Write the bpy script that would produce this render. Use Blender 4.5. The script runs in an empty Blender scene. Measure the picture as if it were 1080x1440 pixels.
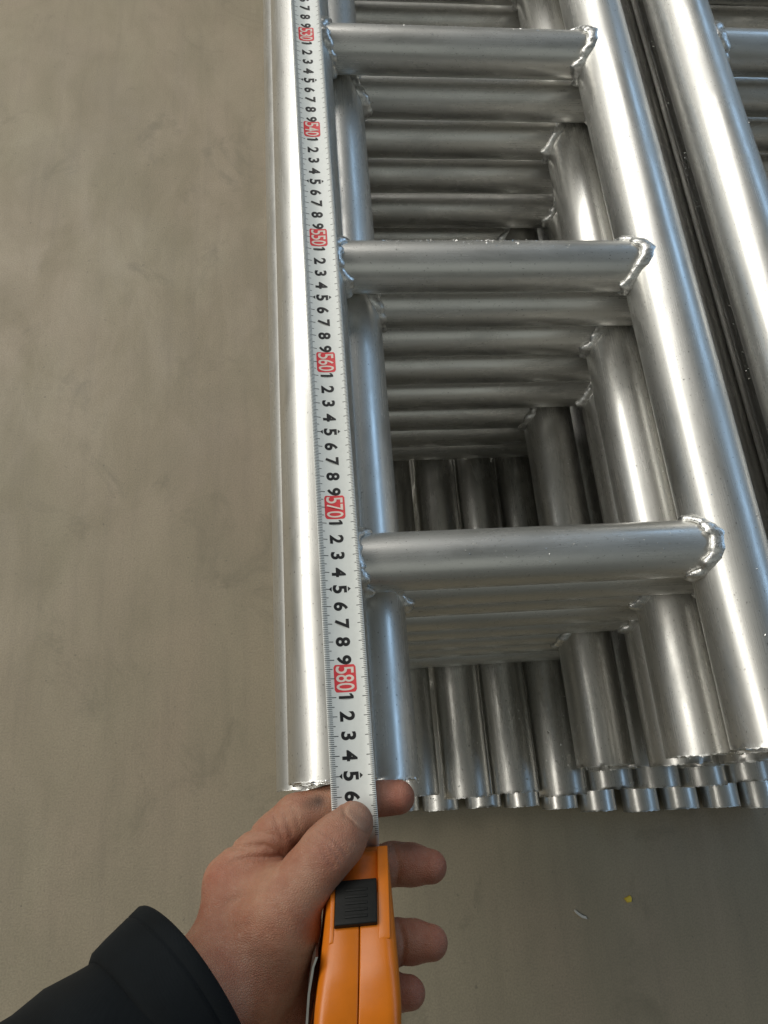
import bpy, bmesh, math, random
import numpy as np
from mathutils import Vector, Matrix, Quaternion

# ------------------------------------------------------------------ camera, world, lamps, exposure
scene = bpy.context.scene
COL = scene.collection
CM = 0.01                                     # everything below is written in centimetres

cam_d = bpy.data.cameras.new("camera")
cam = bpy.data.objects.new("camera", cam_d)
COL.objects.link(cam)
cam_d.sensor_fit = 'HORIZONTAL'
cam_d.sensor_width = 36.0
cam_d.lens = 36.0 * 1004.46 / 1080.0
cam_d.clip_start = 0.01
cam_d.clip_end = 100.0
right = Vector((0.994208, -0.071192, 0.080512))
up = Vector((0.038206, 0.934320, 0.354381))
back = Vector((-0.100453, -0.349252, 0.931629))
cm_ = Matrix((right, up, back)).transposed().to_4x4()
cm_.translation = Vector((-0.604, -0.281, 42.087)) * CM
cam.matrix_world = cm_
scene.camera = cam

world = bpy.data.worlds.new("World")
scene.world = world
world.use_nodes = True
bg = world.node_tree.nodes["Background"]
bg.inputs["Color"].default_value = (0.93, 0.98, 0.89, 1)
bg.inputs["Strength"].default_value = 0.07


def area(name, loc, target, sx, sy, power, color):
    d = bpy.data.lights.new(name, 'AREA')
    d.shape = 'RECTANGLE'
    d.size, d.size_y = sx, sy
    d.energy = power
    d.color = color
    o = bpy.data.objects.new(name, d)
    COL.objects.link(o)
    o.location = loc
    o.rotation_euler = (Vector(target) - Vector(loc)).to_track_quat('-Z', 'Y').to_euler()
    return o


# the workshop's daylight: tall windows on the left, a roof light beyond, bluish windows on the right
area("window_light_left", (-2.6, 2.0, 2.0), (0.1, 1.2, 0.0), 2.8, 0.80, 50, (1.0, 0.98, 0.915))
area("window_light_left_near", (-2.3, -0.1, 2.25), (0.1, 0.0, 0.0), 1.3, 0.9, 19, (1.0, 0.96, 0.88))
area("roof_light_far", (-1.2, 3.8, 3.0), (0.1, 0.3, 0.0), 2.8, 2.0, 66, (1.0, 0.97, 0.92))
area("window_light_right", (2.7, 1.3, 1.7), (0.2, 0.5, 0.0), 4.4, 0.5, 19, (0.43, 0.68, 1.0))
area("roof_light_behind", (0.2, -2.2, 3.0), (0.1, 0.2, 0.0), 3.4, 2.6, 7, (0.95, 1.0, 0.94))

scene.view_settings.view_transform = 'Standard'
scene.view_settings.look = 'None'
scene.view_settings.exposure = 0.12
scene.view_settings.gamma = 1.0
scene.cycles.use_denoising = True
scene.cycles.max_bounces = 14
scene.cycles.glossy_bounces = 9
scene.cycles.sample_clamp_indirect = 6.0

rng = random.Random(7)
nrng = np.random.default_rng(7)


# ------------------------------------------------------------------ helpers
def link(o, parent=None):
    COL.objects.link(o)
    if parent:
        o.parent = parent
    return o


def mesh_from(name, verts, faces, mat=None, smooth=True, scale=CM):
    m = bpy.data.meshes.new(name)
    v = np.asarray(verts, float) * scale
    m.from_pydata(v.tolist(), [], [tuple(int(i) for i in f) for f in faces])
    m.polygons.foreach_set("use_smooth", [bool(smooth)] * len(m.polygons))
    m.update()
    if mat:
        m.materials.append(mat)
    return m


def obj(name, mesh, parent=None, loc=(0, 0, 0), rot=(0, 0, 0)):
    o = bpy.data.objects.new(name, mesh)
    o.location = Vector(loc) * CM
    o.rotation_euler = rot
    return link(o, parent)


def tag(o, label=None, category=None, group=None, kind=None):
    if label:
        o['label'] = label
    if category:
        o['category'] = category
    if group:
        o['group'] = group
    if kind:
        o['kind'] = kind
    return o


def thing(name, label, category, loc=(0, 0, 0), group=None):
    o = bpy.data.objects.new(name, None)
    o.empty_display_size = 0.02
    o.location = Vector(loc) * CM
    link(o)
    return tag(o, label, category, group)


class NT:
    """small node-tree builder"""
    def __init__(self, name):
        self.m = bpy.data.materials.new(name)
        self.m.use_nodes = True
        self.t = self.m.node_tree
        self.b = self.t.nodes["Principled BSDF"]

    def n(self, typ, **kw):
        nd = self.t.nodes.new(typ)
        for k, v in kw.items():
            if hasattr(nd, k):
                setattr(nd, k, v)
            else:
                nd.inputs[k.replace('_', ' ')].default_value = v
        return nd

    def l(self, a, b):
        self.t.links.new(a, b)

    def ramp(self, src, stops):
        r = self.n('ShaderNodeValToRGB')
        el = r.color_ramp.elements
        while len(el) > 1:
            el.remove(el[-1])
        el[0].position, el[0].color = stops[0]
        for p, c in stops[1:]:
            e = el.new(p)
            e.color = c
        self.l(src, r.inputs[0])
        return r.outputs[0]

    def noise(self, vec, scale, detail=3, rough=0.55, dist=0.0):
        nn = self.n('ShaderNodeTexNoise')
        nn.inputs['Scale'].default_value = scale
        nn.inputs['Detail'].default_value = detail
        nn.inputs['Roughness'].default_value = rough
        nn.inputs['Distortion'].default_value = dist
        self.l(vec, nn.inputs['Vector'])
        return nn.outputs[0]

    def mapped(self, vec, scale=(1, 1, 1), loc=(0, 0, 0)):
        mp = self.n('ShaderNodeMapping')
        mp.inputs['Scale'].default_value = scale
        mp.inputs['Location'].default_value = loc
        self.l(vec, mp.inputs['Vector'])
        return mp.outputs[0]

    def mix(self, fac, a, b, mode='MIX'):
        mx = self.n('ShaderNodeMix', data_type='RGBA', blend_type=mode)
        for sock, val in ((mx.inputs[0], fac), (mx.inputs[6], a), (mx.inputs[7], b)):
            if hasattr(val, 'is_linked') or hasattr(val, 'links'):
                self.l(val, sock)
            else:
                sock.default_value = val
        return mx.outputs[2]

    def math(self, op, a, b=0.0, c=None):
        mt = self.n('ShaderNodeMath', operation=op)
        for i, v in enumerate((a, b) if c is None else (a, b, c)):
            if hasattr(v, 'links'):
                self.l(v, mt.inputs[i])
            else:
                mt.inputs[i].default_value = v
        return mt.outputs[0]


def g(v):
    return (v, v, v, 1)


# ------------------------------------------------------------------ materials
def aluminium(name, tint=(0.76, 0.75, 0.715), rough=(0.20, 0.33)):
    k = NT(name)
    tc = k.n('ShaderNodeTexCoord').outputs['Object']
    oi = k.n('ShaderNodeObjectInfo').outputs['Random']
    sh = k.n('ShaderNodeCombineXYZ')
    for i, f in enumerate((3.1, 17.3, 7.7)):
        k.l(k.math('MULTIPLY', oi, f), sh.inputs[i])
    ad = k.n('ShaderNodeVectorMath', operation='ADD')
    k.l(tc, ad.inputs[0])
    k.l(sh.outputs[0], ad.inputs[1])
    v = ad.outputs[0]
    # drawing lines run along the tube's own length (its local Y)
    lines = k.noise(k.mapped(v, (1500, 9, 1500)), 1.0, 2, 0.6)
    broad = k.noise(k.mapped(v, (160, 2.2, 160)), 1.0, 3, 0.6)
    smear = k.noise(k.mapped(v, (45, 14, 45)), 1.0, 5, 0.62, 0.4)
    spots = k.noise(k.mapped(v, (900, 500, 900)), 1.0, 2, 0.5)
    c1 = k.mix(k.ramp(broad, [(0.35, g(0)), (0.7, g(1))]), (tint[0], tint[1], tint[2], 1),
               (tint[0] * 0.90, tint[1] * 0.905, tint[2] * 0.91, 1))
    c2 = k.mix(k.ramp(smear, [(0.48, g(0)), (0.70, g(0.75))]), c1, (0.60, 0.60, 0.575, 1))
    c3 = k.mix(k.ramp(spots, [(0.67, g(0)), (0.73, g(0.8))]), c2, (0.25, 0.24, 0.22, 1))
    k.l(c3, k.b.inputs['Base Color'])
    k.b.inputs['Metallic'].default_value = 1.0
    r = k.n('ShaderNodeMapRange')
    k.l(k.math('ADD', k.math('MULTIPLY', smear, 0.80), k.math('MULTIPLY', lines, 0.20)), r.inputs[0])
    r.inputs[1].default_value, r.inputs[2].default_value = 0.32, 0.68
    r.inputs[3].default_value, r.inputs[4].default_value = rough
    k.l(r.outputs[0], k.b.inputs['Roughness'])
    tg = k.n('ShaderNodeTangent', direction_type='RADIAL', axis='Y')
    k.l(tg.outputs[0], k.b.inputs['Tangent'])
    k.b.inputs["Anisotropic"].default_value = 0.45
    b = k.n('ShaderNodeBump', Strength=0.028, Distance=0.0004)
    k.l(k.math('ADD', k.math('MULTIPLY', lines, 0.3), k.math('MULTIPLY', broad, 0.9)), b.inputs['Height'])
    k.l(b.outputs[0], k.b.inputs['Normal'])
    # the satin skin of mill-finish aluminium: a rougher lobe under the clearer one
    b2 = k.n('ShaderNodeBsdfPrincipled')
    k.l(c3, b2.inputs['Base Color'])
    b2.inputs['Metallic'].default_value = 1.0
    k.l(k.math('ADD', r.outputs[0], 0.24), b2.inputs['Roughness'])
    k.l(b.outputs[0], b2.inputs['Normal'])
    mixs = k.n('ShaderNodeMixShader')
    k.l(k.ramp(smear, [(0.3, g(0.52)), (0.7, g(0.76))]), mixs.inputs[0])
    k.l(k.b.outputs[0], mixs.inputs[1])
    k.l(b2.outputs[0], mixs.inputs[2])
    k.l(mixs.outputs[0], k.t.nodes['Material Output'].inputs['Surface'])
    return k.m


def weld_metal():
    k = NT("weld_metal")
    tc = k.n('ShaderNodeTexCoord').outputs['Object']
    n1 = k.noise(tc, 260, 4, 0.65)
    n2 = k.noise(tc, 900, 2, 0.6)
    k.l(k.ramp(n1, [(0.3, (0.55, 0.55, 0.54, 1)), (0.55, (0.86, 0.86, 0.84, 1)), (0.8, (0.93, 0.92, 0.90, 1))]),
        k.b.inputs['Base Color'])
    k.b.inputs['Metallic'].default_value = 1.0
    k.l(k.ramp(n2, [(0.3, g(0.24)), (0.7, g(0.50))]), k.b.inputs['Roughness'])
    b = k.n('ShaderNodeBump', Strength=0.45, Distance=0.0010)
    k.l(n1, b.inputs['Height'])
    k.l(b.outputs[0], k.b.inputs['Normal'])
    return k.m


def cut_metal():
    k = NT("sawn_metal")
    tc = k.n('ShaderNodeTexCoord').outputs['Object']
    n1 = k.noise(k.mapped(tc, (900, 900, 2600)), 1, 2, 0.6)
    k.b.inputs['Base Color'].default_value = (0.82, 0.82, 0.80, 1)
    k.b.inputs['Metallic'].default_value = 1.0
    k.b.inputs['Roughness'].default_value = 0.34
    b = k.n('ShaderNodeBump', Strength=0.6, Distance=0.0006)
    k.l(n1, b.inputs['Height'])
    k.l(b.outputs[0], k.b.inputs['Normal'])
    return k.m


def concrete():
    k = NT("concrete_floor")
    tc = k.n('ShaderNodeTexCoord').outputs['Object']
    big = k.noise(k.mapped(tc, (2.2, 1.3, 1)), 1.6, 5, 0.6, 0.3)
    mid = k.noise(k.mapped(tc, (9, 4.5, 1)), 1.3, 6, 0.62, 0.5)
    streak = k.noise(k.mapped(tc, (48, 3.5, 1)), 1.0, 4, 0.6)
    fine = k.noise(tc, 420, 3, 0.6)
    stain = k.noise(k.mapped(tc, (7, 6, 1), (3.3, 1.7, 0)), 1.2, 7, 0.7, 0.8)
    c = k.ramp(big, [(0.3, (0.285, 0.245, 0.176, 1)), (0.5, (0.345, 0.300, 0.208, 1)), (0.7, (0.345, 0.286, 0.205, 1))])
    hue = k.noise(k.mapped(tc, (4, 2.6, 1), (9.1, 4.2, 0)), 1.0, 4, 0.6, 0.3)
    c = k.mix(k.ramp(hue, [(0.35, g(0)), (0.65, g(0.55))]), c, (0.365, 0.288, 0.208, 1))
    c = k.mix(k.ramp(mid, [(0.38, g(0.0)), (0.7, g(0.5))]), c, (0.245, 0.218, 0.148, 1))
    c = k.mix(k.ramp(streak, [(0.5, g(0)), (0.75, g(0.35))]), c, (0.235, 0.200, 0.145, 1))
    c = k.mix(k.ramp(stain, [(0.56, g(0)), (0.70, g(0.55))]), c, (0.175, 0.155, 0.105, 1))
    c = k.mix(k.ramp(fine, [(0.38, g(0.30)), (0.6, g(0.0))]), c, (0.15, 0.135, 0.10, 1))
    pits = k.noise(k.mapped(tc, (140, 120, 1)), 1.0, 2, 0.5)
    c = k.mix(k.ramp(pits, [(0.70, g(0)), (0.76, g(0.5))]), c, (0.13, 0.115, 0.085, 1))
    k.l(c, k.b.inputs['Base Color'])
    k.l(k.ramp(mid, [(0.3, g(0.42)), (0.7, g(0.62))]), k.b.inputs['Roughness'])
    b = k.n('ShaderNodeBump', Strength=0.25, Distance=0.002)
    k.l(k.math('ADD', fine, k.math('MULTIPLY', mid, 0.6)), b.inputs['Height'])
    k.l(b.outputs[0], k.b.inputs['Normal'])
    return k.m


def simple(name, color, rough, metallic=0.0, noise_amt=0.12, noise_scale=200, bump=0.0, bump_scale=800, coat=0.0, spec=0.5):
    k = NT(name)
    tc = k.n('ShaderNodeTexCoord').outputs['Object']
    n1 = k.noise(tc, noise_scale, 4, 0.6)
    dark = tuple(c * (1 - noise_amt) for c in color) + (1,)
    lite = tuple(min(1, c * (1 + noise_amt)) for c in color) + (1,)
    k.l(k.ramp(n1, [(0.3, dark), (0.7, lite)]), k.b.inputs['Base Color'])
    k.b.inputs['Roughness'].default_value = rough
    k.b.inputs['Metallic'].default_value = metallic
    k.b.inputs['Coat Weight'].default_value = coat
    k.b.inputs['Specular IOR Level'].default_value = spec
    if bump:
        n2 = k.noise(tc, bump_scale, 3, 0.6)
        b = k.n('ShaderNodeBump', Strength=bump, Distance=0.0008)
        k.l(n2, b.inputs['Height'])
        k.l(b.outputs[0], k.b.inputs['Normal'])
    return k.m


def skin():
    k = NT("skin")
    tc = k.n('ShaderNodeTexCoord').outputs['Object']
    at = k.n('ShaderNodeAttribute', attribute_name='tint').outputs['Color']
    n1 = k.noise(tc, 55, 4, 0.6)
    n2 = k.noise(tc, 260, 3, 0.6)
    c = k.mix(k.ramp(n1, [(0.38, g(0)), (0.66, g(1.0))]), at, (0.86, 0.70, 0.66, 1), 'MULTIPLY')
    n3 = k.noise(tc, 24, 3, 0.6, 0.5)
    c = k.mix(k.ramp(n3, [(0.4, g(0)), (0.7, g(0.6))]), c, (0.88, 0.80, 0.80, 1), 'MULTIPLY')
    c = k.mix(k.ramp(n2, [(0.4, g(0)), (0.75, g(0.5))]), c, (0.84, 0.78, 0.74, 1), 'MULTIPLY')
    k.l(c, k.b.inputs['Base Color'])
    k.b.inputs['Subsurface Weight'].default_value = 0.25
    k.b.inputs['Subsurface Radius'].default_value = (1.0, 0.35, 0.2)
    k.b.inputs['Subsurface Scale'].default_value = 0.003
    k.l(k.ramp(n2, [(0.3, g(0.42)), (0.7, g(0.60))]), k.b.inputs['Roughness'])
    vo = k.n('ShaderNodeTexVoronoi', feature='DISTANCE_TO_EDGE')
    vo.inputs['Scale'].default_value = 800
    k.l(k.mapped(tc, (1, 1.5, 1)), vo.inputs['Vector'])
    crease = k.noise(k.mapped(tc, (150, 700, 150)), 1.0, 3, 0.6, 0.6)
    hgt = k.math('ADD', k.ramp(vo.outputs[0], [(0.0, g(0.0)), (0.25, g(1))]), k.math('MULTIPLY', crease, 1.6))
    b = k.n('ShaderNodeBump', Strength=0.4, Distance=0.0007)
    k.l(hgt, b.inputs['Height'])
    k.l(b.outputs[0], k.b.inputs['Normal'])
    return k.m


def cloth():
    k = NT("navy_cloth")
    tc = k.n('ShaderNodeTexCoord').outputs['Object']
    n1 = k.noise(tc, 40, 4, 0.6)
    weave = k.n('ShaderNodeTexWave', bands_direction='DIAGONAL')
    weave.inputs['Scale'].default_value = 420
    k.l(tc, weave.inputs['Vector'])
    k.l(k.ramp(n1, [(0.3, (0.0035, 0.005, 0.006, 1)), (0.7, (0.006, 0.0085, 0.0105, 1))]), k.b.inputs['Base Color'])
    k.b.inputs['Roughness'].default_value = 0.85
    k.b.inputs['Specular IOR Level'].default_value = 0.2
    k.b.inputs['Sheen Weight'].default_value = 0.02
    b = k.n('ShaderNodeBump', Strength=0.25, Distance=0.0008)
    k.l(k.math('ADD', k.math('MULTIPLY', weave.outputs[1], 0.15), k.math('MULTIPLY', n1, 2.0)), b.inputs['Height'])
    k.l(b.outputs[0], k.b.inputs['Normal'])
    return k.m


ALU = aluminium("drawn_aluminium")
WELD = weld_metal()
CUT = cut_metal()
FLOOR = concrete()
SKIN = skin()
CLOTH = cloth()
ORANGE = simple("orange_plastic", (0.64, 0.170, 0.007), 0.30, noise_amt=0.06, noise_scale=90, bump=0.06, bump_scale=1500)
ORANGE_IN = simple("orange_recess_plastic", (0.72, 0.16, 0.012), 0.42, noise_amt=0.08)
BLACK = simple("black_plastic", (0.0065, 0.007, 0.006), 0.5, bump=0.1, spec=0.3)
STEEL = simple("clip_steel", (0.45, 0.44, 0.41), 0.30, metallic=1.0)
TAPEMAT = simple("white_tape_enamel", (0.76, 0.785, 0.755), 0.30, noise_amt=0.03, noise_scale=300)
INK = simple("black_ink", (0.012, 0.012, 0.013), 0.5, noise_amt=0.1)
RED = simple("red_ink", (0.72, 0.055, 0.065), 0.5, noise_amt=0.08)
CREAM = simple("cream_ink", (0.80, 0.70, 0.62), 0.5, noise_amt=0.03)

# ------------------------------------------------------------------ floor
ZF = -64.6
bm = bmesh.new()
bmesh.ops.create_grid(bm, x_segments=24, y_segments=24, size=6.0)
fm = bpy.data.meshes.new("floor")
bm.to_mesh(fm)
bm.free()
fm.materials.append(FLOOR)
tag(obj("floor", fm, loc=(0, 150, ZF)), kind="structure")

# ------------------------------------------------------------------ ladders
R, RR, W = 2.44, 1.83, 25.92
DZ = R + RR
LEN = 236.0
PITCH = 22.3


def tube_mesh(name, rad, wall, y0, y1, seg=64, burr=0.0, seed=0, ends=True):
    rn = random.Random(seed)
    v, f, mats, sm = [], [], [], []
    ys = [y0, y0 + 0.07, y0 + 0.35, y1]
    rads = [rad + (0.012 if burr else 0), rad, rad, rad]
    ang = [2 * math.pi * i / seg for i in range(seg)]
    ri = rad - wall
    jit0 = [rn.uniform(-1, 1) * burr for _ in ang]
    rings = []
    for kk, y in enumerate(ys):
        rings.append(len(v))
        for i, a in enumerate(ang):
            q = rads[kk] + (0.4 * jit0[i] if kk == 0 else 0)
            v.append((q * math.sin(a), y + (jit0[i] if kk == 0 else 0), q * math.cos(a)))
    for kk in range(3):
        for i in range(seg):
            j = (i + 1) % seg
            f.append((rings[kk] + i, rings[kk + 1] + i, rings[kk + 1] + j, rings[kk] + j))
            mats.append(1 if kk == 0 and burr else 0)
            sm.append(True)
    if ends:
        inn = []
        for kk, y in enumerate((y0, y1)):
            inn.append(len(v))
            for i, a in enumerate(ang):
                v.append((ri * math.sin(a), y + (jit0[i] * 0.7 if kk == 0 else 0), ri * math.cos(a)))
        for i in range(seg):
            j = (i + 1) % seg
            f.append((inn[0] + i, inn[0] + j, inn[1] + j, inn[1] + i))
            mats.append(0)
            sm.append(True)
        for kk, (y, ib) in enumerate(((y0, inn[0]), (y1, inn[1]))):
            o_ = len(v)
            for i, a in enumerate(ang):
                jj = jit0[i] if kk == 0 else 0
                v.append((rad * math.sin(a), y + jj, rad * math.cos(a)))
            p_ = len(v)
            for i, a in enumerate(ang):
                jj = jit0[i] * 0.7 if kk == 0 else 0
                v.append((ri * math.sin(a), y + jj, ri * math.cos(a)))
            for i in range(seg):
                j = (i + 1) % seg
                q = (o_ + i, o_ + j, p_ + j, p_ + i)
                f.append(q if kk == 0 else q[::-1])
                mats.append(1)
                sm.append(False)
    m = mesh_from(name, v, f, ALU)
    m.materials.append(CUT)
    m.polygons.foreach_set("material_index", mats)
    m.polygons.foreach_set("use_smooth", sm)
    m.update()
    return m


def weld_mesh(name, seed, side):
    """lumpy bead along the saddle where a rung meets a rail; local Y runs along the rung"""
    rn = np.random.default_rng(seed)
    n, m_ = 96, 12
    rw = RR + 0.10
    ph = rn.uniform(0, 6.28, 6)
    v, f = [], []
    for i in range(n):
        a = 2 * math.pi * i / n
        lump = 1 + 0.20 * math.sin(2 * a + ph[0]) * math.sin(3 * a + ph[4]) + 0.16 * math.sin(7 * a + ph[1]) + 0.09 * math.sin(13 * a + ph[2]) \
            + 0.05 * math.sin(23 * a + ph[3])
        rho = 0.41 * lump
        drift = 0.10 * math.sin(3 * a + ph[4]) + 0.06 * math.sin(11 * a + ph[5])
        rwi = rw + 0.05 * math.sin(4 * a + ph[2])
        z = rwi * math.cos(a)
        x = rwi * math.sin(a)
        y = math.sqrt(max(R * R - z * z, 0.0)) + drift
        er = Vector((math.sin(a), 0, math.cos(a)))
        # surface normal of the rail there
        ey = Vector((0, 1, 0))
        for j in range(m_):
            t = 2 * math.pi * j / m_
            jit = 1 + 0.09 * rn.uniform(-1, 1)
            p = Vector((x, y, z)) + er * (rho * 0.62 * jit * math.cos(t)) + ey * (rho * 1.40 * jit * math.sin(t))
            v.append((p.x, p.y if side == 0 else W - p.y, p.z))
    for i in range(n):
        for j in range(m_):
            a_, b_ = i * m_ + j, i * m_ + (j + 1) % m_
            c_, d_ = ((i + 1) % n) * m_ + (j + 1) % m_, ((i + 1) % n) * m_ + j
            q = (a_, b_, c_, d_)
            f.append(q if side == 1 else q[::-1])
    return mesh_from(name, v, f, WELD)


RAILS = [tube_mesh("rail", R, 0.34, 0.0, LEN, 72, 0.075, s) for s in (1, 2, 3, 4, 5)]
RUNG = tube_mesh("rung", RR, 0.25, 1.75, W - 1.75, 56, 0, 0, ends=False)
WL = [weld_mesh("weld_bead", s, 0) for s in (11, 12, 13, 14)]
WR = [weld_mesh("weld_bead", s, 1) for s in (21, 22, 23, 24)]
count = [0]


def ladder(label, x, z, yend, r0, pitch=PITCH, group=None, tilt=0.0, welds=(True, True), skew=0.0, yend2=None):
    t = thing("aluminium_ladder", label, "ladder", (x, 0, z), group)
    t.rotation_euler = (0, tilt, skew)
    k = count[0]
    count[0] += 1
    obj("rail", RAILS[k % 5], t, (0, yend, 0), (0, 0, 0))
    obj("rail", RAILS[(k + 2) % 5], t, (W, yend if yend2 is None else yend2, 0), (0, 0, 0))
    y = r0
    i = 0
    while y < yend + LEN - 4:
        r = obj("rung", RUNG, t, (0, y, 0), (0, 0, -math.pi / 2))
        # spin does nothing to a round rung but keeps the drawing marks from lining up
        if welds[0]:
            obj("weld_bead", WL[(k + i) % 4], r)
        if welds[1]:
            obj("weld_bead", WR[(k + 2 * i) % 4], r)
        y += pitch
        i += 1
    return t


GN = "aluminium ladders stacked flat under the tape measure"
near = [
    # x, z, rail end, first rung, pitch
    (0.0, 0.0, -0.18, 12.19, 22.3, "topmost ladder of the stack under the hand, tape measure lying along its left rail"),
    (2.85, -4.27, -0.41, 12.1, 22.35, "second ladder down, just beneath the topmost taped ladder, its bluish left rail beside the tape"),
    (-0.1, -8.54, -0.31, 12.35, 22.2, "third ladder down in the taped stack, right rail just inside the top one's"),
    (2.70, -12.9, -0.35, 12.1, 22.35, "fourth ladder down in the taped stack, lying directly on the fifth"),
    (2.72, -17.8, -0.9, 12.2, 22.3, "fifth ladder down in the taped stack, narrow strip of its right rail showing inside"),
    (-1.95, -22.1, -0.6, 12.1, 22.4, "sixth ladder down in the taped stack, its left rail peeking out furthest left"),
    (2.50, -26.4, -0.85, 12.1, 22.6, "seventh ladder down in the taped stack, lying directly on the lowest flat one"),
    (2.45, -31.3, -1.0, 11.9, 23.5, "lowest flat ladder of the taped stack, resting on the ladders stood on edge"),
]
for x, z, ye, r0, pt, lab in near:
    ladder(lab, x, z, ye, r0, pt, GN)

GF = "aluminium ladders stacked flat at the right edge"
names = ["topmost ladder of the neighbouring stack cut off by the right picture edge",
         "second ladder down in the neighbouring stack at the right edge",
         "third ladder down in the neighbouring stack at the right edge",
         "fourth ladder down in the neighbouring stack at the right edge",
         "fifth ladder down in the neighbouring stack at the right edge",
         "sixth ladder down in the neighbouring stack at the right edge",
         "seventh ladder down in the neighbouring stack at the right edge",
         "lowest flat ladder of the neighbouring stack at the right edge"]
offs = [34.1, 36.6, 39.1, 36.6, 39.2, 36.7, 39.2, 36.8]
for lv, (x, lab) in enumerate(zip(offs, names)):
    ladder(lab, x, -DZ * lv, -0.3 - 0.15 * lv, 13.3 + 0.2 * ((lv * 7) % 3 - 1), PITCH, GF, welds=(True, False))

# ladders stood on edge: one rail on the floor, the other carrying the flat ladders
GE = "aluminium ladders standing on edge at the bottom of the stack"
ZE = -31.3 - 2 * R
edge = [(-1.2, -0.9, -1.4), (3.85, 4.5, -1.5), (8.91, 9.9, -1.75), (14.25, 15.3, -1.8), (19.3, 21.2, -2.15), (24.3, 26.5, -2.5),
        (29.4, 31.8, -2.3), (34.5, 37.2, -2.7), (39.6, 43.2, -2.5), (44.8, 48.9, -2.9), (50.0, 54.8, -2.6), (55.2, 60.3, -2.8)]
lowy = [-4.0, -4.0, -4.2, -4.6, -5.0, -5.4, -5.8, -6.2, -6.7, -7.1, -7.5, -7.8]
order = ["leftmost", "second from left", "third from left", "fourth from left", "fifth from left", "sixth from left",
         "seventh from left", "eighth from left", "ninth from left", "tenth from left", "eleventh from left", "rightmost"]
for i, (xt, xb, ye) in enumerate(edge):
    dx = xb - xt
    tilt = math.pi / 2 - math.asin(dx / W)
    ladder(f"ladder stood on edge at the bottom of the stack, {order[i]} of the row", xt, ZE, ye - 0.6 + 0.25 * math.sin(3.7 * i), 11.0 + 0.6 * ((i * 5) % 4),
           PITCH, GE, tilt=tilt, welds=(False, False), yend2=lowy[i] + 0.3 * math.sin(5.1 * i + 1))

# ------------------------------------------------------------------ aluminium swarf lying on the metal
def swarf():
    v, f = [], []
    rn = random.Random(5)

    def flake(px, py, pz, s):
        b = len(v)
        for _ in range(4):
            v.append((px + rn.uniform(-s, s), py + rn.uniform(-s, s), pz + rn.uniform(-s * 0.3, s)))
        f.extend([(b, b + 1, b + 2), (b, b + 2, b + 3), (b, b + 3, b + 1), (b + 1, b + 3, b + 2)])

    def on_rail(xc, z, ya, yb, n, s=0.03, spread=0.6):
        for _ in range(n):
            u = max(-0.9, min(0.9, rn.gauss(0, spread)))
            flake(xc + R * u, ya + (yb - ya) * rn.random() ** 1.3, z + R * math.sqrt(1 - u * u), s * 2.3 * rn.uniform(0.4, 1.4))

    def on_rung(y, z, xa, xb, n, s=0.03, mid=0.2, spread=0.35):
        for _ in range(n):
            u = max(-0.9, min(0.9, rn.gauss(mid, spread)))
            flake(rn.uniform(xa, xb), y + RR * u, z + RR * math.sqrt(1 - u * u), s * 2.3 * rn.uniform(0.4, 1.4))

    on_rung(34.49, 0, 5, 17, 130, 0.03, 0.65, 0.18)
    on_rung(34.49, 0, 3, 24, 40, 0.025)
    on_rung(12.19, 0, 8, 22, 50, 0.022, 0.0, 0.25)
    on_rung(56.79, 0, 3, 24, 60, 0.03, 0.6, 0.3)
    for xc, z, n in ((14.25, ZE, 60), (19.3, ZE, 90), (24.3, ZE, 70), (8.91, ZE, 20)):
        on_rail(xc, z, -1.6, 11, n, 0.045, 0.35)
    on_rail(24.32, -22.1, 15, 33, 70, 0.035, 0.3)
    on_rail(25.82, -DZ * 2, 0, 33, 80, 0.028, 0.45)
    on_rail(25.92, 0, 0, 60, 60, 0.025, 0.5)
    on_rail(0, 0, 0, 60, 30, 0.02, 0.5)
    for _ in range(26):
        y = rn.uniform(27, 66)
        b = len(v)
        L, wz = rn.uniform(0.15, 0.8), rn.uniform(0.05, 0.16)
        zz = -DZ - rn.uniform(0.1, 0.7)
        xx = 36.6 - math.sqrt(R * R - (zz + DZ) ** 2) - 0.02
        flake(xx - 0.05, y + rn.uniform(-1, 1), zz, 0.11)
        flake(xx - 0.05, y + rn.uniform(-1, 1), zz + 0.2, 0.09)
        b = len(v)
        v.extend([(xx, y, zz), (xx + 0.03, y + L, zz + rn.uniform(-0.1, 0.1)), (xx + 0.02, y + L * 0.9, zz + wz), (xx - 0.03, y + 0.1 * L, zz + wz)])
        f.append((b, b + 3, b + 2, b + 1))
    on_rail(34.1, 0, 10, 60, 40, 0.025, 0.5)
    def on_end(xc, z, y, n, s):
        for _ in range(n):
            a = rn.uniform(-1.35, 1.35)
            flake(xc + R * math.sin(a) * rn.uniform(0.97, 1.02), y + rn.uniform(-0.16, 0.12), z + R * math.cos(a), s * rn.uniform(0.4, 1.2))

    on_end(2.85, -DZ, -0.45, 130, 0.09)
    on_end(0, 0, -0.2, 60, 0.05)
    on_end(25.92, 0, -0.2, 70, 0.06)
    on_end(25.82, -DZ * 2, -0.35, 60, 0.06)
    on_end(24.32, -22.1, -0.6, 70, 0.07)
    for xc in (8.91, 14.25, 19.3, 24.3, 29.4):
        on_end(xc, ZE, -2.5, 50, 0.08)
    return mesh_from("aluminium_swarf", v, f, WELD, smooth=False)


tag(obj("aluminium_swarf", swarf()), label="tiny bright aluminium shavings sprinkled on the tubes", kind="stuff")


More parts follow.
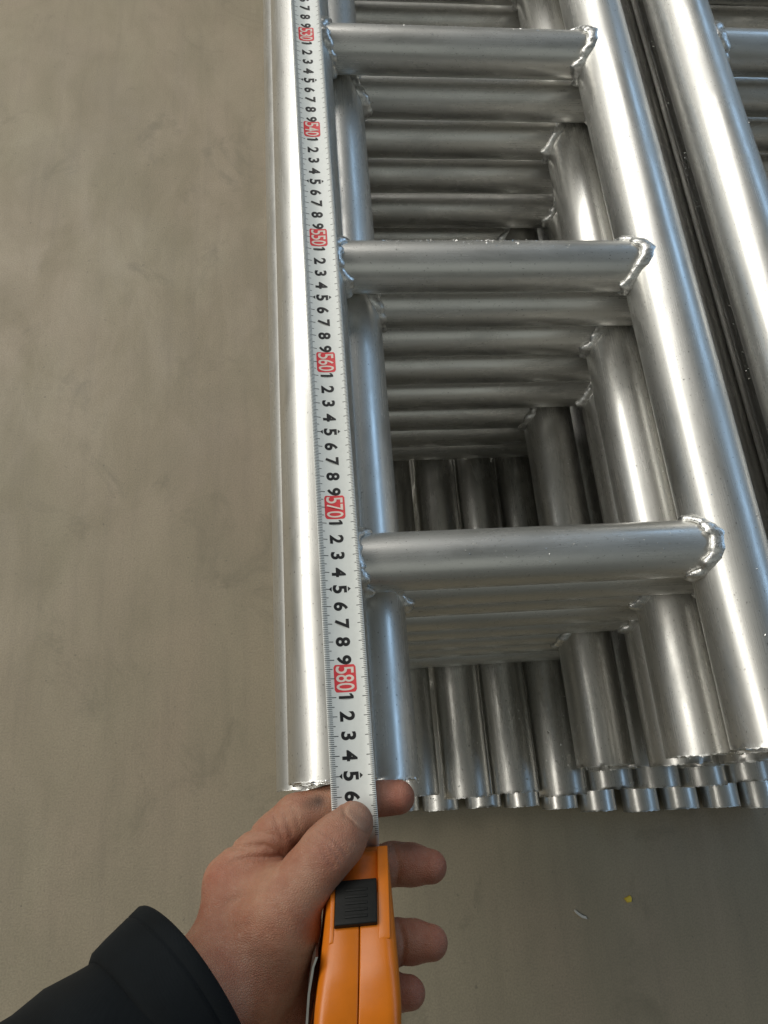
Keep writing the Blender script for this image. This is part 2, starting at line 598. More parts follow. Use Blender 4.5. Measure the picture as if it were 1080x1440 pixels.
def chip(name, label, loc, pts, h, mat, rz):
    n = len(pts)
    v = [(x, y, 0) for x, y in pts] + [(x * 0.85, y * 0.85, h) for x, y in pts]
    f = [tuple(range(n))[::-1], tuple(range(n, 2 * n))] + [(i, (i + 1) % n, n + (i + 1) % n, n + i) for i in range(n)]
    tag(obj(name, mesh_from(name, v, f, mat, smooth=False), loc=loc, rot=(0, 0, rz)), label, "scrap")


YEL = simple("yellow_scrap", (0.75, 0.56, 0.06), 0.5)
PALE = simple("pale_scrap", (0.55, 0.55, 0.52), 0.4)
chip("paper_scrap", "tiny yellow scrap lying on the dark floor at lower right", (40.3, -17.9, ZF + 0.01),
     [(-0.55, 0.35), (-0.45, -0.3), (0.1, -0.5), (0.45, -0.05), (0.4, 0.3)], 0.25, YEL, 0.4)
chip("metal_offcut", "small pale curved offcut lying on the floor left of the yellow scrap", (33.3, -19.3, ZF + 0.01),
     [(-0.9, 0.45), (-0.4, 0.0), (0.2, -0.35), (0.9, -0.45), (0.75, -0.1), (0.2, 0.05), (-0.3, 0.35), (-0.8, 0.7)], 0.3, PALE, -0.1)

# ------------------------------------------------------------------ tape measure
tape = thing("tape_measure", "orange tape measure held in the hand, its white blade pulled out along the ladder", "tape measure", (1, -3.5, 2.5))
TO = Vector((1, -3.5, 2.5))
TH = 1.16                                       # half width of the curved blade
TX0, TXB = 0.97, -0.0092
TZ0 = 2.39


def blade_pt(u, y, lift=0.0):
    """u in cm across the blade (+ is to the right), y along"""
    zz = TZ0 + 0.0013 * min(max(y, 0.0), 110.0) + 0.30 * (u / TH) ** 2 + lift
    if y < -2.2:
        zz -= 0.55 * (y + 2.2) ** 2
    return (TX0 + TXB * y + u - TO.x, y - TO.y, zz - TO.z)


ys = [-4.0, -3.7, -3.4, -3.1, -2.8, -2.5, -2.2, -1.8, -1, 0] + [i * 6.0 for i in range(1, 40)]
us = np.linspace(-TH, TH, 15)
v, f = [], []
for y in ys:
    for u in us:
        v.append(blade_pt(u, y))
nu = len(us)
nb = len(v)
for y in ys:
    for u in us:
        v.append(blade_pt(u, y, -0.022))
for i in range(len(ys) - 1):
    for j in range(nu - 1):
        a = i * nu + j
        f.append((a, a + 1, a + nu + 1, a + nu))
        f.append((nb + a, nb + a + nu, nb + a + nu + 1, nb + a + 1))
    for a in (i * nu, i * nu + nu - 1):
        q = (a, a + nu, nb + a + nu, nb + a)
        f.append(q if a == i * nu else q[::-1])
blade = obj("blade", mesh_from("blade", v, f, TAPEMAT), tape)

# graduations: a tick every millimetre along both edges
tv, tf = [], []


def quad_strip(u0, u1, y, w, lift=0.010):
    n = 4
    b = len(tv)
    for i in range(n + 1):
        u = u0 + (u1 - u0) * i / n
        tv.append(blade_pt(u, y - w / 2, lift))
        tv.append(blade_pt(u, y + w / 2, lift))
    for i in range(n):
        a = b + 2 * i
        tf.append((a, a + 2, a + 3, a + 1))


for mm in range(5000, 5880):
    y = 585.0 - mm / 10.0
    if mm % 10 == 0:
        L, LR, w = 0.55, 0.36, 0.036
    elif mm % 5 == 0:
        L, LR, w = 0.43, 0.29, 0.032
    else:
        L, LR, w = 0.30, 0.19, 0.028
    quad_strip(-TH + 0.02, -TH + L, y, w)
    quad_strip(TH - LR, TH - 0.02, y, w)
tick = obj("tick_marks", mesh_from("tick_marks", tv, tf, INK, smooth=False), blade)
tag(tick, kind="stuff")

# numerals from the built-in font, printed flat on the blade and reading down it
glyph = {}


def get_glyph(ch, off):
    if (ch, off) in glyph:
        return glyph[(ch, off)]
    c = bpy.data.curves.new("glyph", 'FONT')
    c.body = ch
    c.size = 1.0
    c.offset = off
    c.resolution_u = 6
    o = bpy.data.objects.new("glyph", c)
    COL.objects.link(o)
    dg = bpy.context.evaluated_depsgraph_get()
    me = o.evaluated_get(dg).to_mesh()
    vv = np.array([p.co[:] for p in me.vertices])
    ff = [tuple(p.vertices) for p in me.polygons]
    o.evaluated_get(dg).to_mesh_clear()
    bpy.data.objects.remove(o)
    bpy.data.curves.remove(c)
    lo, hi = vv.min(0), vv.max(0)
    vv = vv - (lo + hi) / 2
    vv[:, :2] /= (hi[1] - lo[1])                # unit height
    wdt = (hi[0] - lo[0]) / (hi[1] - lo[1])
    glyph[(ch, off)] = (vv, ff, wdt)
    return glyph[(ch, off)]


nv, nf = [], []
cv, cf = [], []
rv, rf = [], []
UC = -0.07                                      # numeral centre line across the blade


_one = np.array([(0.10, -0.5, 0), (0.10, 0.5, 0), (-0.06, 0.5, 0), (-0.24, 0.36, 0), (-0.24, 0.20, 0), (-0.08, 0.30, 0), (-0.08, -0.5, 0)])
ONE = (_one, [(0, 1, 2, 5, 6), (2, 3, 4, 5)], 0.34)


def put(ch, V, F, u0, y0, height, width=None, off=0.022, lift=0.012):
    vv, ff, wd = ONE if ch == "1" else get_glyph(ch, off)
    sx = height if width is None else width / wd
    b = len(V)
    for p in vv:
        V.append(blade_pt(u0 + p[1] * height, y0 - p[0] * sx, lift))
    for q in ff:
        F.append(tuple(b + i for i in q))


def rounded(V, F, u0, y0, hu, hy, r, lift):
    b = len(V)
    N = 16
    for i in range(N + 1):
        du = -hu + 2 * hu * i / N
        e = max(0.0, abs(du) - (hu - r))
        hh = hy - r + math.sqrt(max(0.0, r * r - e * e))
        V.append(blade_pt(u0 + du, y0 - hh, lift))
        V.append(blade_pt(u0 + du, y0 + hh, lift))
    for i in range(N):
        a = b + 2 * i
        F.append((a, a + 2, a + 3, a + 1))


for t in range(500, 587):
    y = 585.0 - t
    if t % 10:
        put(str(t % 10), nv, nf, UC, y, 0.80, None, 0.034)
        if t % 5 == 0:
            for s in (-1, 1):
                u = UC + s * 0.52
                b = len(nv)
                nv.extend([blade_pt(u + s * 0.10, y, 0.012), blade_pt(u - s * 0.06, y - 0.14 * s, 0.012), blade_pt(u - s * 0.06, y + 0.14 * s, 0.012)])
                nf.append((b, b + 1, b + 2))
    else:
        rv, rf = [], []
        rounded(rv, rf, UC, y, 0.60, 0.74, 0.14, 0.010)
        obj("red_number_box", mesh_from("red_number_box", rv, rf, RED, smooth=False), blade)
        for q, ch in enumerate(str(t)):
            put(ch, cv, cf, UC, y + 0.45 - 0.45 * q, 0.98, 0.40, 0.008, 0.020)
num = obj("numerals", mesh_from("numerals", nv, nf, INK, smooth=False), blade)
tens = obj("ten_numerals", mesh_from("ten_numerals", cv, cf, CREAM, smooth=False), blade)
tag(tens, kind="stuff")

# case: a rounded body whose front face climbs from the mouth towards the top
prof = [(-3.45, 1.95), (-3.45, 3.00), (-4.3, 3.75), (-5.4, 4.70), (-6.6, 5.65), (-8.0, 6.55), (-9.5, 7.20), (-11.0, 7.45), (-12.3, 7.1),
        (-13.2, 6.2), (-13.6, 4.8), (-13.6, 1.2), (-13.0, 0.2), (-12.0, -0.15), (-5.0, -0.15), (-4.0, 0.4), (-3.55, 1.2)]


def resample(P, n):
    P = np.array(P, float)
    Q = np.vstack([P, P[:1]])
    s = np.r_[0, np.cumsum(np.linalg.norm(np.diff(Q, axis=0), axis=1))]
    t = np.linspace(0, s[-1], n, endpoint=False)
    out = np.stack([np.interp(t, s, Q[:, 0]), np.interp(t, s, Q[:, 1])], 1)
    for _ in range(2):
        out = 0.5 * out + 0.25 * np.roll(out, 1, 0) + 0.25 * np.roll(out, -1, 0)
    return out


def case_c(y, z):
    return 1.12 + (y + 3.5) * 0.105            # centre line drifts left towards the wrist


def case_h(y, z):
    return 1.42 + min(1.0, max(0.0, (-3.5 - y) / 5.5)) * 0.42


PR = resample(prof, 96)
tn = np.roll(PR, -1, 0) - np.roll(PR, 1, 0)
nrm = np.stack([tn[:, 1], -tn[:, 0]], 1)
nrm /= np.linalg.norm(nrm, axis=1)[:, None]
cen = PR.mean(0)
if np.mean(np.sum((PR - cen) * nrm, 1)) < 0:
    nrm = -nrm


def case_half(sign):
    """one half shell from the centre seam to the side wall"""
    v, f = [], []
    st = [(0.015, 0.10), (0.035, 0.02), (0.08, 0.0)]
    st = [("a", s, i) for s, i in st]
    rows = []
    for _, s, ins in st:
        rows.append((s, ins, 0))
    b = 0.62
    for k in range(9):
        a = math.pi / 2 * k / 8
        rows.append((None, b * (1 - math.cos(a)) * 0.8, b * math.sin(a)))
    rows.append(("flat", 1.1, 0))
    rows.append(("flat", 2.2, 0))
    n = len(PR)
    for s, ins, off in rows:
        for (y, z), (ny, nz) in zip(PR, nrm):
            h = case_h(y, z)
            if s is None:
                x = h - b + off
            elif s == "flat":
                x = h + 0.0
            else:
                x = s
            yy, zz = y - ny * ins, z - nz * ins
            v.append((case_c(y, z) + sign * x - TO.x, yy - TO.y, zz - TO.z))
    for i in range(len(rows) - 1):
        for j in range(n):
            a_, b_ = i * n + j, i * n + (j + 1) % n
            q = (a_, b_, b_ + n, a_ + n)
            f.append(q if sign > 0 else q[::-1])
    f.append(tuple(range((len(rows) - 1) * n, len(rows) * n)) if sign > 0 else tuple(range((len(rows) - 1) * n, len(rows) * n))[::-1])
    me = mesh_from("case_half", v, f, ORANGE)
    bmm = bmesh.new()
    bmm.from_mesh(me)
    bmesh.ops.recalc_face_normals(bmm, faces=bmm.faces)
    bmm.to_mesh(me)
    bmm.free()
    return me


case_l = obj("case_half", case_half(-1), tape)
case_r = obj("case_half", case_half(1), tape)


def slope_frame(y):
    """point and frame on the climbing front face at y"""
    k = min(range(len(PR)), key=lambda i: abs(PR[i][0] - y) + (100 if PR[i][1] < 2.6 else 0))
    p = PR[k]
    n_ = nrm[k]
    t_ = np.array([n_[1], -n_[0]])
    if t_[0] > 0:
        t_ = -t_
    return p, n_, t_


def slab(name, x0, x1, y_a, y_b, h0, h1, mat, parent, rnd=0.06, seg=8, fade=False):
    """rounded pad following the front face between y_a and y_b, from height h0 to h1 over it"""
    bmm = bmesh.new()
    grid = {}
    yy = np.linspace(y_a, y_b, seg + 1)
    for lay, hh in enumerate((h0, h1)):
        for i, y in enumerate(yy):
            h = hh * min(1.0, max(0.0, (seg - i) / (0.6 * seg))) if fade and lay else hh
            p, n_, t_ = slope_frame(y)
            pz = np.interp(-y, -PR[:48, 0][np.argsort(-PR[:48, 0])], PR[:48, 1][np.argsort(-PR[:48, 0])]) if False else p[1]
            for j, x in enumerate((x0, x1)):
                c = case_c(y, 0)
                grid[lay, i, j] = bmm.verts.new((c + x - TO.x, y + n_[0] * h - TO.y, pz + n_[1] * h - TO.z))
    for i in range(seg):
        bmm.faces.new([grid[1, i, 0], grid[1, i, 1], grid[1, i + 1, 1], grid[1, i + 1, 0]])
        bmm.faces.new([grid[0, i, 0], grid[0, i + 1, 0], grid[0, i + 1, 1], grid[0, i, 1]])
        for j in (0, 1):
            bmm.faces.new([grid[0, i, j], grid[1, i, j], grid[1, i + 1, j], grid[0, i + 1, j]])
    for i in (0, seg):
        bmm.faces.new([grid[0, i, 0], grid[0, i, 1], grid[1, i, 1], grid[1, i, 0]])
    bmesh.ops.recalc_face_normals(bmm, faces=bmm.faces)
    for vv in bmm.verts:
        vv.co *= CM
    ed = [e for e in bmm.edges if len(e.link_faces) == 2 and e.calc_face_angle(0) > 0.7]
    if rnd:
        bmesh.ops.bevel(bmm, geom=ed, offset=rnd * CM, segments=3, affect='EDGES', profile=0.6)
    me = bpy.data.meshes.new(name)
    bmm.to_mesh(me)
    bmm.free()
    me.materials.append(mat)
    me.polygons.foreach_set("use_smooth", [True] * len(me.polygons))
    o = obj(name, me, parent)
    return o


# re-derive the face by plain interpolation so pads follow it smoothly
_front = sorted([(y, z) for (y, z) in prof if z >= 3.0 and y > -12.4], key=lambda q: -q[0])
_fy = np.array([-q[0] for q in _front])
_fz = np.array([q[1] for q in _front])


def slope_frame(y):
    z = float(np.interp(-y, _fy, _fz))
    z1, z0 = float(np.interp(-(y - 0.3), _fy, _fz)), float(np.interp(-(y + 0.3), _fy, _fz))
    t_ = np.array([-0.6, z1 - z0])
    t_ /= np.linalg.norm(t_)
    n_ = np.array([t_[1], -t_[0]])
    if n_[1] < 0:
        n_ = -n_
    return (y, z), n_, t_


slab("side_rail", 0.86, 1.38, -3.42, -6.9, -0.25, 0.13, ORANGE, tape, 0.05, 14, True)
slab("side_rail", -1.36, -1.14, -3.42, -6.9, -0.25, 0.13, ORANGE, tape, 0.05, 14, True)
slab("recess_floor", -1.14, 0.86, -3.60, -5.2, -0.2, 0.03, ORANGE_IN, tape, 0.0)
button = slab("lock_button", -1.14, 0.80, -4.78, -6.40, -0.1, 0.26, BLACK, tape, 0.07)
for q in range(5):
    yy_ = -5.12 - 0.24 * q
    slab("grip_ridge", -0.68, 0.36, yy_, yy_ - 0.11, 0.22, 0.29, BLACK, button, 0.02, 2)

# belt clip on the left flank
v, f = [], []
cp = [(-7.2, 5.2, 0.10), (-7.6, 5.1, 0.20), (-8.6, 4.9, 0.24), (-10.0, 4.7, 0.22), (-11.2, 4.6, 0.18), (-11.8, 4.5, 0.10)]
for y, z, o_ in cp:
    xx = case_c(y, 0) - case_h(y, 0) - o_
    for dz in (-1.4, 1.4):
        for dd in (0.0, -0.10):
            v.append((xx + dd - TO.x, y - TO.y, z + dz - TO.z))
for i in range(len(cp) - 1):
    a = 4 * i
    f += [(a, a + 4, a + 6, a + 2), (a + 1, a + 3, a + 7, a + 5), (a, a + 1, a + 5, a + 4), (a + 2, a + 6, a + 7, a + 3)]
f += [(0, 2, 3, 1), (4 * len(cp) - 4, 4 * len(cp) - 3, 4 * len(cp) - 1, 4 * len(cp) - 2)]
obj("belt_clip", mesh_from("belt_clip", v, f, STEEL, smooth=False), tape)


# ------------------------------------------------------------------ hand (one continuous skin grown from a smooth distance field)
H = 0.085
LO = np.array([-16.5, -14.5, -5.0])
HI = np.array([7.0, 1.2, 11.0])
dims = np.ceil((HI - LO) / H).astype(int)
gx = (LO[0] + H * np.arange(dims[0])).astype(np.float32)
gy = (LO[1] + H * np.arange(dims[1])).astype(np.float32)
gz = (LO[2] + H * np.arange(dims[2])).astype(np.float32)


def field():
    return np.full(tuple(dims), 9.0, np.float32)


def cone_d(X, Y, Z, a, ra, b, rb, flat=None):
    a, b = np.array(a, np.float32), np.array(b, np.float32)
    ab = b - a
    L2 = float(ab @ ab)
    px, py, pz = X - a[0], Y - a[1], Z - a[2]
    t = np.clip((px * ab[0] + py * ab[1] + pz * ab[2]) / L2, 0, 1)
    qx, qy, qz = px - t * ab[0], py - t * ab[1], pz - t * ab[2]
    return np.sqrt(qx * qx + qy * qy + qz * qz) - (ra + (rb - ra) * t)


def smin(a, b, k):
    h = np.clip(0.5 + 0.5 * (b - a) / k, 0, 1)
    return b + (a - b) * h - k * h * (1 - h)


def add(D, a, ra, b, rb, k):
    a_, b_ = np.array(a), np.array(b)
    m = max(ra, rb) + k + 0.8
    lo = np.clip(((np.minimum(a_, b_) - m - LO) / H).astype(int), 0, dims)
    hi = np.clip(((np.maximum(a_, b_) + m - LO) / H).astype(int) + 1, 0, dims)
    sl = tuple(slice(l, h_) for l, h_ in zip(lo, hi))
    X, Y, Z = gx[sl[0], None, None], gy[None, sl[1], None], gz[None, None, sl[2]]
    D[sl] = smin(D[sl], cone_d(X, Y, Z, a, ra, b, rb), k)


def carve(D, a, b, r, depth):
    """shallow crease along a-b"""
    a_, b_ = np.array(a), np.array(b)
    m = 4 * r
    lo = np.clip(((np.minimum(a_, b_) - m - LO) / H).astype(int), 0, dims)
    hi = np.clip(((np.maximum(a_, b_) + m - LO) / H).astype(int) + 1, 0, dims)
    sl = tuple(slice(l, h_) for l, h_ in zip(lo, hi))
    X, Y, Z = gx[sl[0], None, None], gy[None, sl[1], None], gz[None, None, sl[2]]
    d = cone_d(X, Y, Z, a, 0.0, b, 0.0)
    D[sl] += depth * np.exp(-(d / r) ** 2)


def chain(pts, rads, k):
    D = field()
    for i in range(len(pts) - 1):
        add(D, pts[i], rads[i], pts[i + 1], rads[i + 1], k)
    return D


index = chain([(-5.5, -4.45, 1.5), (-3.0, -2.55, 1.45), (-2.0, -1.85, 1.35), (0.6, -1.22, 1.22), (3.4, -1.24, 1.25)],
              [1.22, 1.14, 1.18, 1.03, 0.88], 0.28)
middle = chain([(-5.1, -7.0, 0.1), (-0.74, -5.2, -1.45), (3.1, -4.68, -1.35), (4.1, -4.78, -1.2), (5.1, -4.92, -0.85)], [1.25, 1.15, 1.12, 1.08, 0.88], 0.2)
ring = chain([(-4.7, -9.2, -0.7), (-0.3, -8.5, -1.6), (3.0, -8.40, -1.45), (3.9, -8.46, -1.3), (4.80, -8.54, -0.95)], [1.2, 1.12, 1.07, 1.04, 0.88], 0.2)
pinky = chain([(-3.5, -11.4, -1.2), (0.3, -10.9, -1.5), (2.5, -10.74, -1.35), (3.5, -10.70, -0.95)], [1.05, 0.95, 0.90, 0.78], 0.2)
thumb = chain([(-5.0, -8.3, 2.6), (-2.56, -5.48, 3.8), (-0.45, -3.30, 4.35), (0.14, -2.85, 4.1), (0.80, -2.22, 3.50)],
              [1.9, 1.55, 1.27, 1.22, 1.00], 0.35)
# fleshy pad of the thumb tip
add(thumb, (0.3, -2.7, 3.55), 0.9, (0.8, -2.25, 3.35), 0.9, 0.4)

palm = field()
add(palm, (-5.15, -5.4, 1.7), 1.35, (-5.7, -8.4, 3.0), 2.2, 0.5)       # index metacarpal side
add(palm, (-5.0, -7.0, 0.6), 1.5, (-5.6, -9.2, 2.2), 2.3, 0.8)
add(palm, (-4.6, -9.2, -0.4), 1.4, (-5.2, -10.2, 1.6), 2.2, 0.8)
add(palm, (-3.5, -11.3, -0.9), 1.3, (-4.6, -11.2, 1.0), 1.9, 0.8)
add(palm, (-3.75, -8.2, 2.3), 2.15, (-2.65, -6.5, 3.1), 1.75, 0.8)
add(palm, (-3.0, -7.6, 1.4), 1.3, (-2.35, -8.6, 1.0), 1.35, 0.8)      # thenar eminence
add(palm, (-5.3, -5.3, 1.9), 1.15, (-3.3, -5.2, 3.0), 1.15, 0.9)      # web between thumb and index
add(palm, (-4.9, -4.9, 1.9), 0.9, (-2.9, -4.5, 2.7), 0.8, 0.9)
add(palm, (-5.7, -8.9, 2.9), 2.45, (-7.6, -9.3, 5.0), 2.45, 1.0)      # wrist
add(palm, (-7.6, -9.3, 5.0), 2.4, (-11.3, -11.6, 7.5), 2.3, 1.0)      # forearm inside the sleeve
add(palm, (-2.75, -9.0, 0.9), 1.5, (-2.65, -10.8, 0.5), 1.45, 0.8)       # heel of the hand

D = palm
for F_, k_ in ((pinky, 0.7), (ring, 0.7), (middle, 0.7), (index, 0.55), (thumb, 0.55)):
    D = smin(D, F_, np.float32(k_))
# keep thumb and index as two separate fingers where they run side by side
# creases: web folds, index and thumb joints
def fold(D, pts, r, depth, zmin):
    """a skin fold: a shallow groove under the line drawn through pts (x, y)"""
    pts = np.array(pts, float)
    m = 4 * r
    lo = np.clip(((np.r_[pts.min(0) - m, zmin] - LO) / H).astype(int), 0, dims)
    hi = np.clip(((np.r_[pts.max(0) + m, HI[2]] - LO) / H).astype(int) + 1, 0, dims)
    X, Y = gx[lo[0]:hi[0], None], gy[None, lo[1]:hi[1]]
    best = np.full((hi[0] - lo[0], hi[1] - lo[1]), 9.0)
    n = len(pts) - 1
    for i in range(n):
        ax, ay = pts[i]
        bx, by = pts[i + 1] - pts[i]
        t = np.clip(((X - ax) * bx + (Y - ay) * by) / (bx * bx + by * by), 0, 1)
        d = np.sqrt((X - ax - t * bx) ** 2 + (Y - ay - t * by) ** 2)
        s_ = (i + t) / n                                 # groove dies out towards its ends
        d = d + 0.5 * r * np.abs(2 * s_ - 1) ** 3
        best = np.minimum(best, d)
    D[lo[0]:hi[0], lo[1]:hi[1], lo[2]:hi[2]] += (depth * np.exp(-(best / r) ** 2)).astype(np.float32)[:, :, None]


for pts, r_, dp, zm in (
        (((-2.75, -3.35), (-3.6, -2.95), (-4.6, -3.0), (-5.4, -2.9)), 0.15, 0.16, 1.2),
        (((-2.7, -3.5), (-3.6, -3.5), (-4.5, -3.45), (-5.3, -3.6)), 0.15, 0.13, 1.2),
        (((-2.6, -3.2), (-3.2, -2.5), (-4.0, -2.3), (-4.7, -2.2)), 0.14, 0.12, 1.0),
        (((-3.1, -1.6), (-2.9, -2.2), (-2.6, -2.9)), 0.12, 0.09, 1.0),
        (((-2.6, -1.4), (-2.4, -2.0), (-2.2, -2.6)), 0.12, 0.08, 1.0),
        (((-2.2, -1.2), (-2.0, -1.7), (-1.8, -2.3)), 0.12, 0.06, 1.0),
        (((-1.45, -2.75), (-0.75, -3.1), (-0.15, -3.9)), 0.11, 0.10, 3.2),
        (((-1.15, -2.5), (-0.45, -2.9), (0.15, -3.7)), 0.11, 0.10, 3.2),
        (((-0.9, -2.3), (-0.2, -2.7), (0.4, -3.4)), 0.11, 0.09, 3.2),
        (((-3.6, -5.0), (-2.9, -5.4), (-2.3, -6.1)), 0.16, 0.06, 3.0),
        (((-5.3, -5.2), (-4.2, -5.0), (-3.3, -4.7)), 0.22, 0.08, 2.0),
        (((-5.6, -6.3), (-4.7, -6.2), (-3.9, -5.9)), 0.20, 0.05, 2.0),
        (((3.15, -3.5), (3.3, -4.7), (3.15, -5.9)), 0.13, 0.13, -1.2),
        (((3.0, -3.6), (3.1, -4.7), (2.95, -5.8)), 0.10, 0.07, -1.2),
        (((3.15, -7.3), (3.3, -8.4), (3.15, -9.5)), 0.13, 0.13, -1.2),
        (((2.6, -9.9), (2.7, -10.7), (2.6, -11.5)), 0.11, 0.11, -1.2),
        (((2.3, -0.3), (2.4, -1.2), (2.3, -2.1)), 0.10, 0.06, 1.0),
        (((0.4, -0.3), (0.45, -1.1), (0.4, -2.0)), 0.10, 0.05, 1.0)):
    fold(D, pts, r_, dp, zm)


def surface_nets(D):
    s = D < 0
    nx, ny, nz = D.shape
    c = [(i, j, k) for i in (0, 1) for j in (0, 1) for k in (0, 1)]

    def sub(A, o):
        return A[o[0]:nx - 1 + o[0], o[1]:ny - 1 + o[1], o[2]:nz - 1 + o[2]]
    cnt = np.zeros((nx - 1, ny - 1, nz - 1), np.int8)
    for o in c:
        cnt += sub(s, o)
    act = (cnt > 0) & (cnt < 8)
    ci = np.argwhere(act)
    idx = np.full(act.shape, -1, np.int64)
    idx[act] = np.arange(len(ci))
    acc = np.zeros((len(ci), 3))
    w = np.zeros(len(ci))
    for a in range(8):
        for b in range(a + 1, 8):
            oa, ob = np.array(c[a]), np.array(c[b])
            if np.abs(oa - ob).sum() != 1:
                continue
            da = D[tuple((ci + oa).T)]
            db = D[tuple((ci + ob).T)]
            m = (da < 0) != (db < 0)
            t = da[m] / (da[m] - db[m])
            acc[m] += oa + (ob - oa) * t[:, None]
            w[m] += 1
    P = (ci + acc / w[:, None]) * H + LO
    quads = []
    for ax in range(3):
        o = [slice(None)] * 3
        o1 = [slice(None)] * 3
        o[ax], o1[ax] = slice(0, -1), slice(1, None)
        s0, s1 = s[tuple(o)], s[tuple(o1)]
        e = np.argwhere(s0 != s1)
        flip = s0[tuple(e.T)]
        u, v_ = (ax + 1) % 3, (ax + 2) % 3
        ok = (e[:, u] > 0) & (e[:, v_] > 0) & (e[:, u] < D.shape[u] - 1) & (e[:, v_] < D.shape[v_] - 1)
        e, flip = e[ok], flip[ok]
        q = []
        for du, dv in ((-1, -1), (0, -1), (0, 0), (-1, 0)):
            k = e.copy()
            k[:, u] += du
            k[:, v_] += dv
            q.append(idx[tuple(k.T)])
        q = np.stack(q, 1)
        q[~flip] = q[~flip][:, ::-1]
        quads.append(q)
    Q = np.vstack(quads)
    return P, Q[(Q >= 0).all(1)]


P, Q = surface_nets(D)
# two light smoothing passes
nbs = np.vstack([Q[:, [0, 1]], Q[:, [1, 2]], Q[:, [2, 3]], Q[:, [3, 0]]])
for _ in range(2):
    acc = np.zeros_like(P)
    ct = np.zeros(len(P))
    np.add.at(acc, nbs[:, 0], P[nbs[:, 1]])
    np.add.at(acc, nbs[:, 1], P[nbs[:, 0]])
    np.add.at(ct, nbs[:, 0], 1)
    np.add.at(ct, nbs[:, 1], 1)
    P = 0.5 * P + 0.5 * acc / np.maximum(ct, 1)[:, None]

# colour of the skin itself: redder tips and knuckles, a dirty graze on the index finger, the thumbnail
base = np.array([0.455, 0.245, 0.160])
colr = np.tile(base, (len(P), 1))


def blob(c, r, col, amt):
    d = np.linalg.norm(P - np.array(c), axis=1)
    m = amt * np.exp(-(d / r) ** 2)
    colr[:] = colr * (1 - m[:, None]) + np.array(col) * m[:, None]


for c in ((3.3, -1.2, 1.6), (5.2, -4.9, -0.8), (4.9, -8.5, -0.8), (3.6, -10.7, -0.8)):
    blob(c, 1.5, (0.44, 0.165, 0.115), 0.6)
blob((-5.8, -4.2, 2.6), 1.4, (0.47, 0.20, 0.13), 0.4)
blob((-0.6, -3.2, 5.3), 1.2, (0.38, 0.17, 0.12), 0.5)
blob((-0.85, -1.10, 2.35), 0.36, (0.08, 0.045, 0.035), 0.9)
blob((-1.25, -1.15, 2.4), 0.35, (0.16, 0.085, 0.05), 0.7)
tdir = np.array([0.75, 0.68, -0.62])
tdir /= np.linalg.norm(tdir)
tn_ = np.array([0, 0, 1.0])
tn_ -= tdir * tdir[2]
tn_ /= np.linalg.norm(tn_)
ts = np.cross(tdir, tn_)
nc = np.array([0.80, -2.22, 3.50]) + tdir * 0.25 + tn_ * 0.90
rel = P - nc
lu, ls, lh = rel @ tdir, rel @ ts, rel @ tn_
rho = (np.abs(lu / 0.88) ** 3 + np.abs(ls / 0.80) ** 3) ** (1 / 3)
nail = np.clip((1.03 - rho) / 0.10, 0, 1) * (lh > -0.62)
white = nail * np.clip((lu - 0.52) / 0.12, 0, 1)
ncol = np.array([0.47, 0.30, 0.215])[None] * (1 - white[:, None]) + np.array([0.60, 0.50, 0.36])[None] * white[:, None]
colr = colr * (1 - nail[:, None]) + ncol * nail[:, None]
edge_ = np.exp(-((rho - 1.03) / 0.09) ** 2) * (lh > -0.62)
P = P - tn_ * (0.055 * edge_)[:, None]

hm = mesh_from("person", P, Q, SKIN)
ca = hm.color_attributes.new("tint", 'FLOAT_COLOR', 'POINT')
ca.data.foreach_set("color", np.hstack([colr, np.ones((len(P), 1))]).astype(np.float32).ravel())
person = obj("person", hm)
tag(person, "left hand and forearm in a dark navy sleeve, thumb pressing the tape measure's blade", "person")

# ------------------------------------------------------------------ sleeve and turned-back cuff
ax_ = Vector((-0.72, -0.52, 0.46)).normalized()
u_ = Vector((0, 0, 1)) - ax_ * ax_.z
u_.normalize()
w_ = ax_.cross(u_)
C0 = Vector((-6.75, -8.25, 4.2))


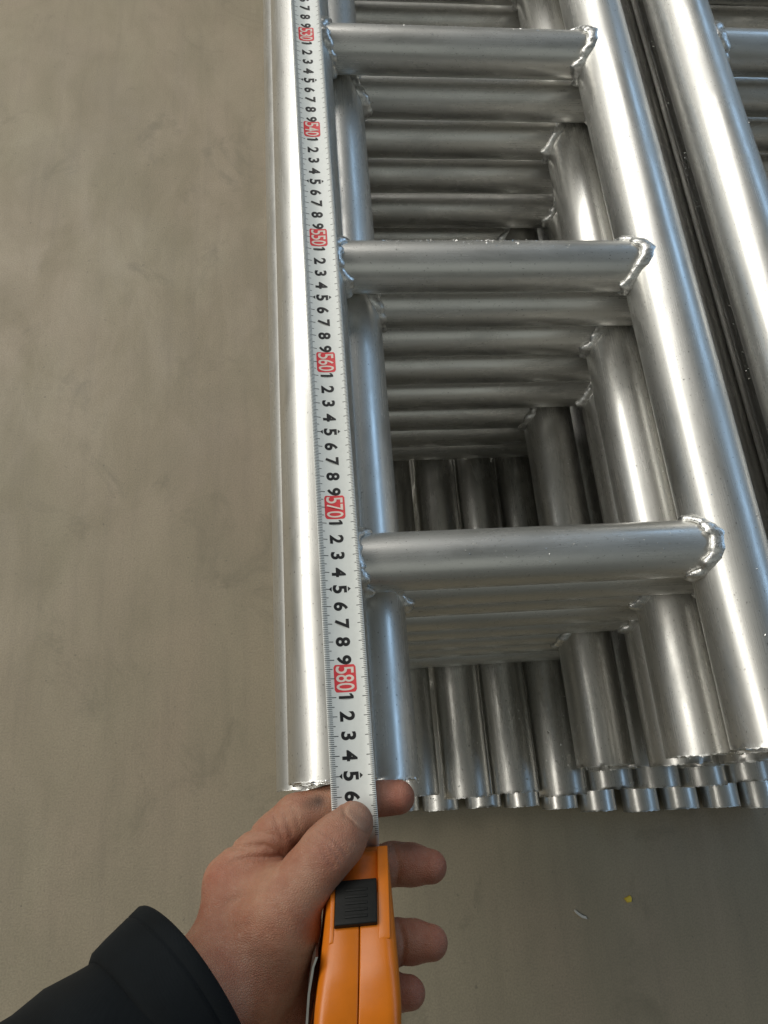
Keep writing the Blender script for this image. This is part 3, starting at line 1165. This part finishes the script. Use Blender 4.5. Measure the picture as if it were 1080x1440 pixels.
def loft(rows, seg=72, thick=0.16, wob=0.0, seed=0):
    """rows: (distance along the arm, radius across, radius up, offset up)"""
    rn = np.random.default_rng(seed)
    ph = rn.uniform(0, 6.28, 8)
    v, f = [], []
    nr = len(rows)
    for lay in (0, 1):
        for d, ra, rb, ou in rows:
            for i in range(seg):
                a = 2 * math.pi * i / seg
                k = 1 + wob * (0.5 * math.sin(3 * a + ph[0] + d * 0.7) + 0.35 * math.sin(5 * a + ph[1] - d * 1.1) + 0.25 * math.sin(2 * a + ph[2] + d * 1.9))
                rr_a, rr_b = (ra - thick * lay) * k, (rb - thick * lay) * k
                p = C0 + ax_ * d + w_ * (rr_a * math.cos(a)) + u_ * (rr_b * math.sin(a) + ou)
                v.append(p[:])
    for lay in (0, 1):
        o_ = lay * nr * seg
        for i in range(nr - 1):
            for j in range(seg):
                a, b = o_ + i * seg + j, o_ + i * seg + (j + 1) % seg
                q = (a, b, b + seg, a + seg)
                f.append(q if lay == 0 else q[::-1])
    for i in (0, nr - 1):
        for j in range(seg):
            a, b = i * seg + j, i * seg + (j + 1) % seg
            q = (a, a + nr * seg, b + nr * seg, b)
            f.append(q if i == 0 else q[::-1])
    return v, f


srow = [(1.6, 3.5, 3.3, 0.0), (2.6, 3.55, 3.35, 0.0), (3.4, 3.75, 3.5, 0.0), (4.6, 3.95, 3.8, 0.0), (6, 4.1, 4.0, 0.1), (8, 4.35, 4.2, 0.2), (11, 4.6, 4.4, 0.3),
        (15, 5.0, 4.8, 0.4), (20, 5.4, 5.2, 0.5)]
v, f = loft(srow, 96, 0.2, 0.065, 3)
obj("sleeve", mesh_from("sleeve", v, f, CLOTH), person)
crow = [(0.0, 4.05, 3.75, 0.0), (0.12, 4.12, 3.82, 0.0), (0.62, 4.06, 3.76, 0.0), (0.70, 3.97, 3.67, 0.0), (0.78, 4.04, 3.74, 0.0), (0.9, 4.02, 3.72, 0.0), (1.9, 3.9, 3.6, 0.0), (2.55, 3.82, 3.52, 0.0), (2.75, 3.66, 3.36, 0.0)]
v, f = loft(crow, 96, 0.35, 0.02, 9)
obj("cuff", mesh_from("cuff", v, f, CLOTH), person)
